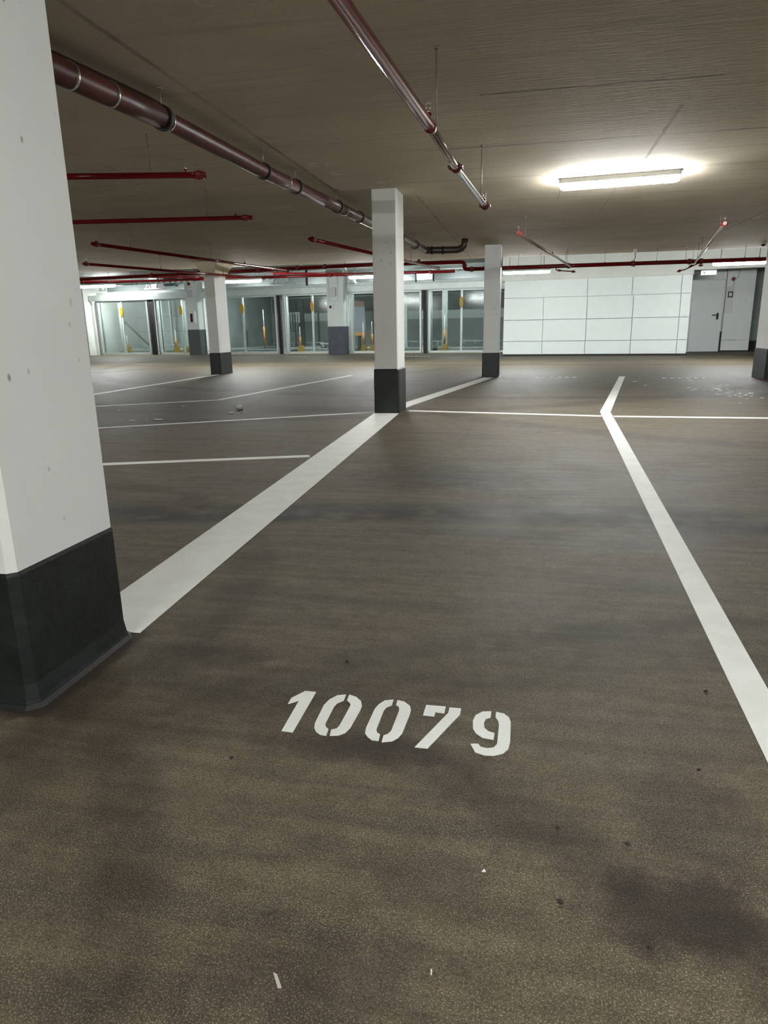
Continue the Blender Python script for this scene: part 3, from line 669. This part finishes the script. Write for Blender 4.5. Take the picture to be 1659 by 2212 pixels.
wallbox(-12.58, -.50, 3.03, .24, .12, .34, 'fire_call_point', M_WHITE, 'white box with dark red square at top of the left back column', 'alarm', (-.07, .07, -.07, .07), mat('dark red', (.09, .01, .015), .4))
wallbox(-12.55, -.50, 1.62, .30, .14, .52, 'control_panel', M_WHITE, 'white control panel with black markings on the left back column', 'control panel', (-.07, .05, -.20, .16), M_BLACK)
wallbox(-12.62, -.50, 2.62, .22, .10, .3, 'junction_box', M_GREYBOX, 'small pale box below the red square on the left back column', 'box')
# motors and struts over the gates
def motor(s, label, w=.75, fill=True):
    e = empty('gate_motor', wp(s, .32, 2.93), label, 'motor', 'gate drive brackets above the lintel', rz=WA)
    b = MB()
    for sx in (-1, 1): b.bar((sx*w*.5, 0, 0), (sx*w*.28, 0, .52), .05, .05); b.bar((sx*w*.25, .02, 0), (sx*w*.5, .02, .46), .04, .04)
    b.bar((-w*.6, 0, .02), (w*.6, 0, .02), .09, .05); b.make('bracket', M_GALV2, e)
    if fill: MB().loft([[(-.10, -.06, .02), (.10, -.06, .02), (.10, .12, .02), (-.10, .12, .02)], [(-.24, -.06, .52), (.24, -.06, .52), (.24, .12, .52), (-.24, .12, .52)]]).make('hopper', M_GALV, e)
motor(-8.5, 'bright bracket frame above the lintel, left of the back column', .95)
motor(-15.0, 'grey bracket frame above the lintel between the two left gates', .95)
motor(-17.9, 'slim strut frame above the left end of the lintel', .35, False)
e = empty('drive_unit', wp(-13.75, -.2, 2.98), 'dark green drive unit above the gate left of the far left pillar', 'motor', rz=WA)
MB().box(-.24, .24, -.2, .2, 0, .46, .03).make('housing', M_TEAL, e); MB().box(-.62, -.36, -.12, .1, -.08, .30, .02).make('switch_box', M_WHITE, e); MB().tube([(-.6, 0, .1), (.5, 0, .1)], .035, 10).make('shaft', M_GALV2, e); MB().box(.12, .18, -.1, .1, .46, H2-2.985).make('drop_rod', M_TEAL, e)
e = empty('duct_box', wp(-5.22, -.1, 2.86), 'bright galvanised box pair above the lintel right of the back column', 'box', rz=WA)
MB().box(-.16, -.02, -.1, .1, 0, .42, .01).make('left_case', M_GALV, e); MB().box(.03, .16, -.1, .1, 0, .42, .01).make('right_case', M_GALV, e); MB().box(-.2, .2, -.12, .12, -.04, 0).make('base_plate', M_GALV2, e)
o = MB().box(-.04, .04, -.04, .04, 0, .62).make('hanging_strut', M_BLACK); o.location = wp(-7.25, 0, 2.80); tag(o, 'black strut hanging from the ceiling onto the lintel, left of back column', 'strut')

# lift bay contents
def lift_post(s, h, label, foot=True):
    e = empty('lift_post', wp(s, .9, 0), label, 'post', 'posts with yellow sleeves inside the lift bays', rz=WA)
    MB().tube([(0, 0, 0), (0, 0, h)], .018, 8).make('pole', M_GALV2, e)
    MB().tube([(0, 0, .25), (0, 0, h*.62)], .05, 8).make('sleeve', M_ORANGE, e)
    if foot: MB().loft([[(-.16, -.12, 0), (.12, -.12, 0), (.12, .12, 0), (-.16, .12, 0)], [(-.03, -.08, .34), (.12, -.08, .34), (.12, .08, .34), (-.03, .08, .34)]]).make('foot', M_YEL, e)
for s_, h_, lb in ((-17.3, .9, 'low post with orange foot behind the leftmost gate'), (-14.55, 1.1, 'left post of the orange footed pair behind the narrow gate'), (-14.05, .8, 'right post of the orange footed pair behind the narrow gate'),
                   (-8.1, 1.15, 'orange footed post behind the gate by the back column'), (-5.12, 1.3, 'left yellow post behind the gate beside the middle pillar'), (-4.72, 1.3, 'right yellow post behind the gate beside the middle pillar'), (-1.55, 1.5, 'yellow post with wedge foot behind the rightmost gate')):
    lift_post(s_, h_, lb)
lift_post(-9.85, 1.9, 'tall yellow sleeved post behind the gate right of the far left pillar', False)
for s0, s1, mt, lb in ((-18, -15.3, M_PLAT, 'galvanised lift platform behind the leftmost gate'), (-14.6, -12.4, M_PLAT, 'galvanised lift platform behind the narrow left gate'), (-11.8, -8.8, M_PLATB, 'blue grey lift platform right of the far left pillar'),
                       (-8.1, -6.2, M_PLAT, 'lift platform left of the back column'), (-5.2, -2.4, M_PLAT, 'lift platform behind the middle pillar'), (-1.9, 1.2, M_PLAT, 'lift platform behind the rightmost gate')):
    e = empty('lift_platform', wp(s0, 1.1, 0), lb, 'platform', 'car lift platforms', rz=WA); w = s1-s0; dd = 1.9 if s0 < -12.2 or s0 == -8.1 else 4.4
    MB().box(0, w, 0, dd, .10, .16).make('deck', mt, e); MB().box(0, w, .0, .06, .0, .20).box(0, .1, .06, dd, .16, .24).box(w-.1, w, .06, dd, .16, .24).make('edge_rail', M_GALV, e)
    b = MB()
    for k in range(int((w-.3)/.5)): b.bar((.25+k*.5, dd-.15, .2), (.25+k*.5, dd-.15, .34), .05)
    b.box(.1, w-.1, dd-.2, dd-.1, .34, .40); b.make('wheel_stop', M_GALV2, e)
def lift_col(s, off, h, w, mt, lb):
    o = MB().box(-w/2, w/2, -.06, .06, 0, h).make('lift_column', mt); o.location = wp(s, off, 0); o.rotation_euler = (0, 0, WA); tag(o, lb, 'column', 'steel columns inside the lift bays')
for i, (s_, off, h_, w_, mt) in enumerate([(-17.6, 1.0, 2.4, .10, M_GALV), (-16.1, 2.9, 2.5, .09, M_GALV2), (-14.35, 1.6, 2.4, .12, M_GALV2), (-13.2, 2.6, 2.4, .07, M_GALV), (-12.9, 2.9, 2.4, .07, M_GREYWALL), (-12.6, 2.2, 2.4, .07, M_GALV2),
                                           (-11.5, 5.3, 2.5, .10, M_DKWALL), (-11.1, 5.3, 2.5, .05, M_GALV2), (-10.2, 5.6, 2.5, .06, M_DKWALL), (-9.9, 5.0, 2.4, .28, M_DKWALL), (-9.2, 5.5, 2.4, .06, M_DKWALL), (-7.9, 5.5, 2.4, .05, M_DKWALL), (-6.9, 5.2, 1.95, .12, M_DKWALL), (-6.45, 5.4, 1.8, .34, M_PALEWALL),
                                           (-4.9, 4.5, 2.4, .08, M_DKWALL), (-3.9, 3.2, 2.5, .16, M_GALV2), (-1.7, 1.6, 2.5, .22, M_GREYWALL), (-.2, 5.5, 2.3, .06, M_DKWALL), (.5, 5.5, 2.3, .05, M_DKWALL)]):
    where = ('leftmost gate' if s_ < -15.3 else 'narrow left gate' if s_ < -12.3 else 'gate right of the far left pillar' if s_ < -8.7 else 'gate by the back column' if s_ < -6 else 'gate behind the middle pillar' if s_ < -2.2 else 'rightmost gate')
    lift_col(s_, off, h_, w_, mt, 'steel lift column seen through the %s, %s' % (where, 'dark' if mt == M_DKWALL else 'wide and pale' if w_ > .2 else 'pale, close to the glazing' if off < 2 else 'pale, set back'))
o = MB().bar((0, 0, 1.75), (1.15, .6, .35), .07).make('diagonal_brace', M_DKWALL); o.location = wp(-17.75, 1.1, 0); o.rotation_euler = (0, 0, WA); tag(o, 'dark diagonal brace behind the leftmost gate', 'brace')
e = empty('orange_frame', wp(-6.95, 3.4, 0), 'orange steel frame behind the gate left of the back column', 'frame', rz=WA)
MB().box(0, .08, 0, .08, 0, 2.2).make('upright', mat('rust orange steel', (.17, .06, .02), .5), e); MB().box(.08, 1.0, 0, .08, 2.0, 2.25).make('top_rail', mat('rust red steel', (.14, .04, .02), .5), e); MB().box(.08, 1.0, 0, .08, .70, .86).make('lower_rail', M_ORANGE, e)
MB().box(.08, 1.0, .06, .10, .86, 2.0).make('back_sheet', mat('blue grey sheet', (.19, .22, .26), .5), e)
def hoses(s, off, label):
    e = empty('hose_set', wp(s, off, 0), label, 'hose', 'looped hoses hanging in the lift bays', rz=WA)
    MB().box(-.2, .42, 0, .08, 1.35, 1.85).make('mounting_plate', M_PALEWALL, e)
    MB().box(.08, .14, .08, .14, 0, 2.1).make('post', M_DKWALL, e)
    for k in range(3):
        pts = [(k*.12+.16*math.cos(a)*.5, -.03, 1.15+.22*math.sin(a)) for a in [math.pi+math.pi*i/8 for i in range(9)]]
        pts = [(pts[0][0], -.03, 1.9)] + pts + [(pts[-1][0], -.03, 1.75)]
        MB().tube(pts, .014, 6).make('hose', M_BLACK, e)
hoses(-10.05, 4.2, 'black looped hoses on a plate behind the gate right of far left pillar'); hoses(-4.9, 3.6, 'black looped hoses on a pale plate beside the middle pillar')

# ------------------------------------------------------------------ things by the door
e = empty('exit_sign', wp(7.87, -2.72, 2.47), 'lit rectangular exit sign hanging above the grey door', 'sign', rz=WA)
MB().box(-.23, .23, -.03, .03, 0, .14, .008).make('sign_box', M_WHITE, e); MB().box(-.215, .215, -.037, -.029, .012, .128).make('lit_face', M_EXIT, e)
b = MB(); b.bar((.02, -.039, .07), (.15, -.039, .07), .006, .014); b.bar((.13, -.039, .10), (.17, -.039, .07), .006, .012); b.bar((.13, -.039, .04), (.17, -.039, .07), .006, .012); b.box(-.16, -.10, -.042, -.036, .03, .11)
b.make('pictogram', mat('faint green print', (.35, .62, .52), .4), e); MB().tube([(-.16, 0, .135), (-.16, 0, .158)], .008, 6).tube([(.16, 0, .135), (.16, 0, .158)], .008, 6).make('suspension_rods', M_ROD, e)
e = empty('alarm_sounder', wp(8.95, -.01, 2.46), 'small red alarm sounder high on the wall right of the door', 'alarm', rz=WA)
MB().tube([(0, 0, 0), (0, -.04, 0)], .085, 20).make('base', M_WHITE, e); MB().tube([(0, -.04, 0), (0, -.09, 0), (0, -.11, 0)], [.062, .055, .03], 20).make('horn', mat('deep red', (.16, .01, .03), .4), e)
e = empty('notice_panel', wp(8.90, -.01, 1.35), 'tall narrow pale panel with a dark framed square beside the door', 'panel', rz=WA)
MB().box(-.13, .10, -.05, 0, 0, .86, .01).make('panel', M_SIGN, e); MB().box(-.08, .08, -.06, -.048, .50, .70).make('square_frame', M_BLACK, e); MB().box(-.045, .045, -.066, -.058, .54, .66).make('square_centre', M_WHITE, e)
o = MB().tube([(0, 0, 0), (.01, 0, .3), (.13, 0, .45), (.16, 0, 1.0)], .012, 6).make('wall_cable', M_GALV2); o.location = wp(8.97, -.02, 2.08); o.rotation_euler = (0, 0, WA); tag(o, 'thin grey cable running up the wall right of the door', 'cable')
e = empty('hanging_sensor', (2.22, 16.9, 2.615), 'small white sensor box with black cable hanging over the main red pipe', 'sensor')
MB().box(-.03, .03, -.03, .03, -.12, 0, .006).make('sensor_case', M_WHITE, e); MB().tube([(0, 0, -.12), (.015, 0, -.17), (-.015, 0, -.22), (0, -.06, -.26), (0, -.06, -.38)], .008, 6).make('cable', M_BLACK, e)
e = empty('ceiling_camera', (4.72, 16.6, 2.613), 'small black dome camera at the ceiling edge on the right', 'camera')
MB().tube([(0, 0, 0), (0, 0, -.02)], .05, 16).make('mount', M_WHITE, e); MB().tube([(0, 0, -.02), (0, 0, -.05), (0, 0, -.065)], [.042, .036, .015], 16).make('dome', M_BLACK, e)

# ------------------------------------------------------------------ litter and grit
def crumple(x, y, r, label, sq=.35):
    o = MB().ico((0, 0, r*sq*.9), r, 2, .28, sq).make('paper_scrap', M_PAPER); o.location = (x, y, 0); tag(o, label, 'litter', 'white litter scraps on the floor'); return o
crumple(-3.87, 8.95, .05, 'crumpled white paper lying left of the middle pillar, biggest scrap', .7)
crumple(-3.78, 8.45, .035, 'flat white scrap just in front of the crumpled paper', .25); crumple(-3.68, 8.55, .02, 'tiny white scrap right of the flat scrap by the crumpled paper', .3)
for x, y, r, lb in ((-4.70, 7.60, .03, 'leftmost white scrap near the thin line left of the middle pillar'), (-4.62, 7.80, .016, 'tiny white scrap behind the leftmost scrap'), (-4.47, 7.74, .026, 'white scrap in the middle of the row near the thin line'),
                    (-4.40, 7.72, .034, 'longish white scrap at the right of the row near the thin line'), (-5.5, 8.6, .03, 'white scrap beside the near pillar edge'), (-4.85, 9.2, .025, 'faint scrap behind the row of scraps')):
    crumple(x, y, r, lb, .22)
b = MB()
for k in range(60):
    a = random.gauss(0, 1); c = random.gauss(0, 1); x = 3.0+a*.22; y = 11.9+c*.75
    w_ = random.uniform(.008, .04); b.prism([(x-w_, y-w_*.5), (x+w_*.6, y-w_*.8), (x+w_, y+w_*.6), (x-w_*.4, y+w_)], 0, .003)
tag(b.make('paint_flakes', M_PAPER), 'scatter of white paint flakes on the floor of the far right bay', 'paint flakes', kind='stuff')
for x, y, r, lb in ((1.93, 13.5, .05, 'flat white scrap right of the kinked line, far one'), (2.0, 12.7, .04, 'flat white scrap right of the kinked line, near one'), (2.98, 12.0, .06, 'white splash chip in the middle of the paint flakes')):
    crumple(x, y, r, lb, .12)
o = MB().prism([(-.004, -.002), (.0045, -.0015), (.001, .005)], 0, .002).make('paper_chip', M_PAPER); o.location = (-.051, 1.152, 0); tag(o, 'tiny cream paper chip in front of the digit 9', 'litter')
o = MB().bar((0, 0, .001), (-.001, .010, .001), .002, .002).make('paper_chip', M_PAPER); o.location = (-.123, .907, 0); tag(o, 'tiny pale sliver near the bottom edge of the view', 'litter')
o = MB().prism([(-.012, .012), (-.004, .010), (.012, -.012), (.006, -.014)], 0, .0015).make('paint_scratch', mat('pale scratch', (.4, .38, .33), .7)); o.location = (-.374, .85, 0); tag(o, 'pale scratch mark on the floor near the bottom left', 'mark')
for i, (x, y, r, lb) in enumerate([(.238, 1.279, .005, 'dark grit crumb right of and below the digit 9'), (.095, 1.100, .006, 'dark round grit crumb below and right of the cream chip'), (.098, 1.305, .0045, 'small grit crumb below the digit 9'), (-.703, 1.414, .0055, 'dark grit crumb left of and below the digit 1'),
                                   (-.543, 1.969, .006, 'grit crumb above the digit 0'), (.440, 1.567, .005, 'grit crumb beside the long white line, level with the number'), (.545, 1.963, .006, 'pair of grit crumbs beside the long white line'), (.244, 1.027, .0045, 'tiny grit crumb toward the bottom right')]):
    o = MB().ico((0, 0, r*.55), r, 1, .25, .7).make('grit_crumb', M_STONE); o.location = (x, y, 0); tag(o, lb, 'grit', 'dark grit crumbs on the floor')
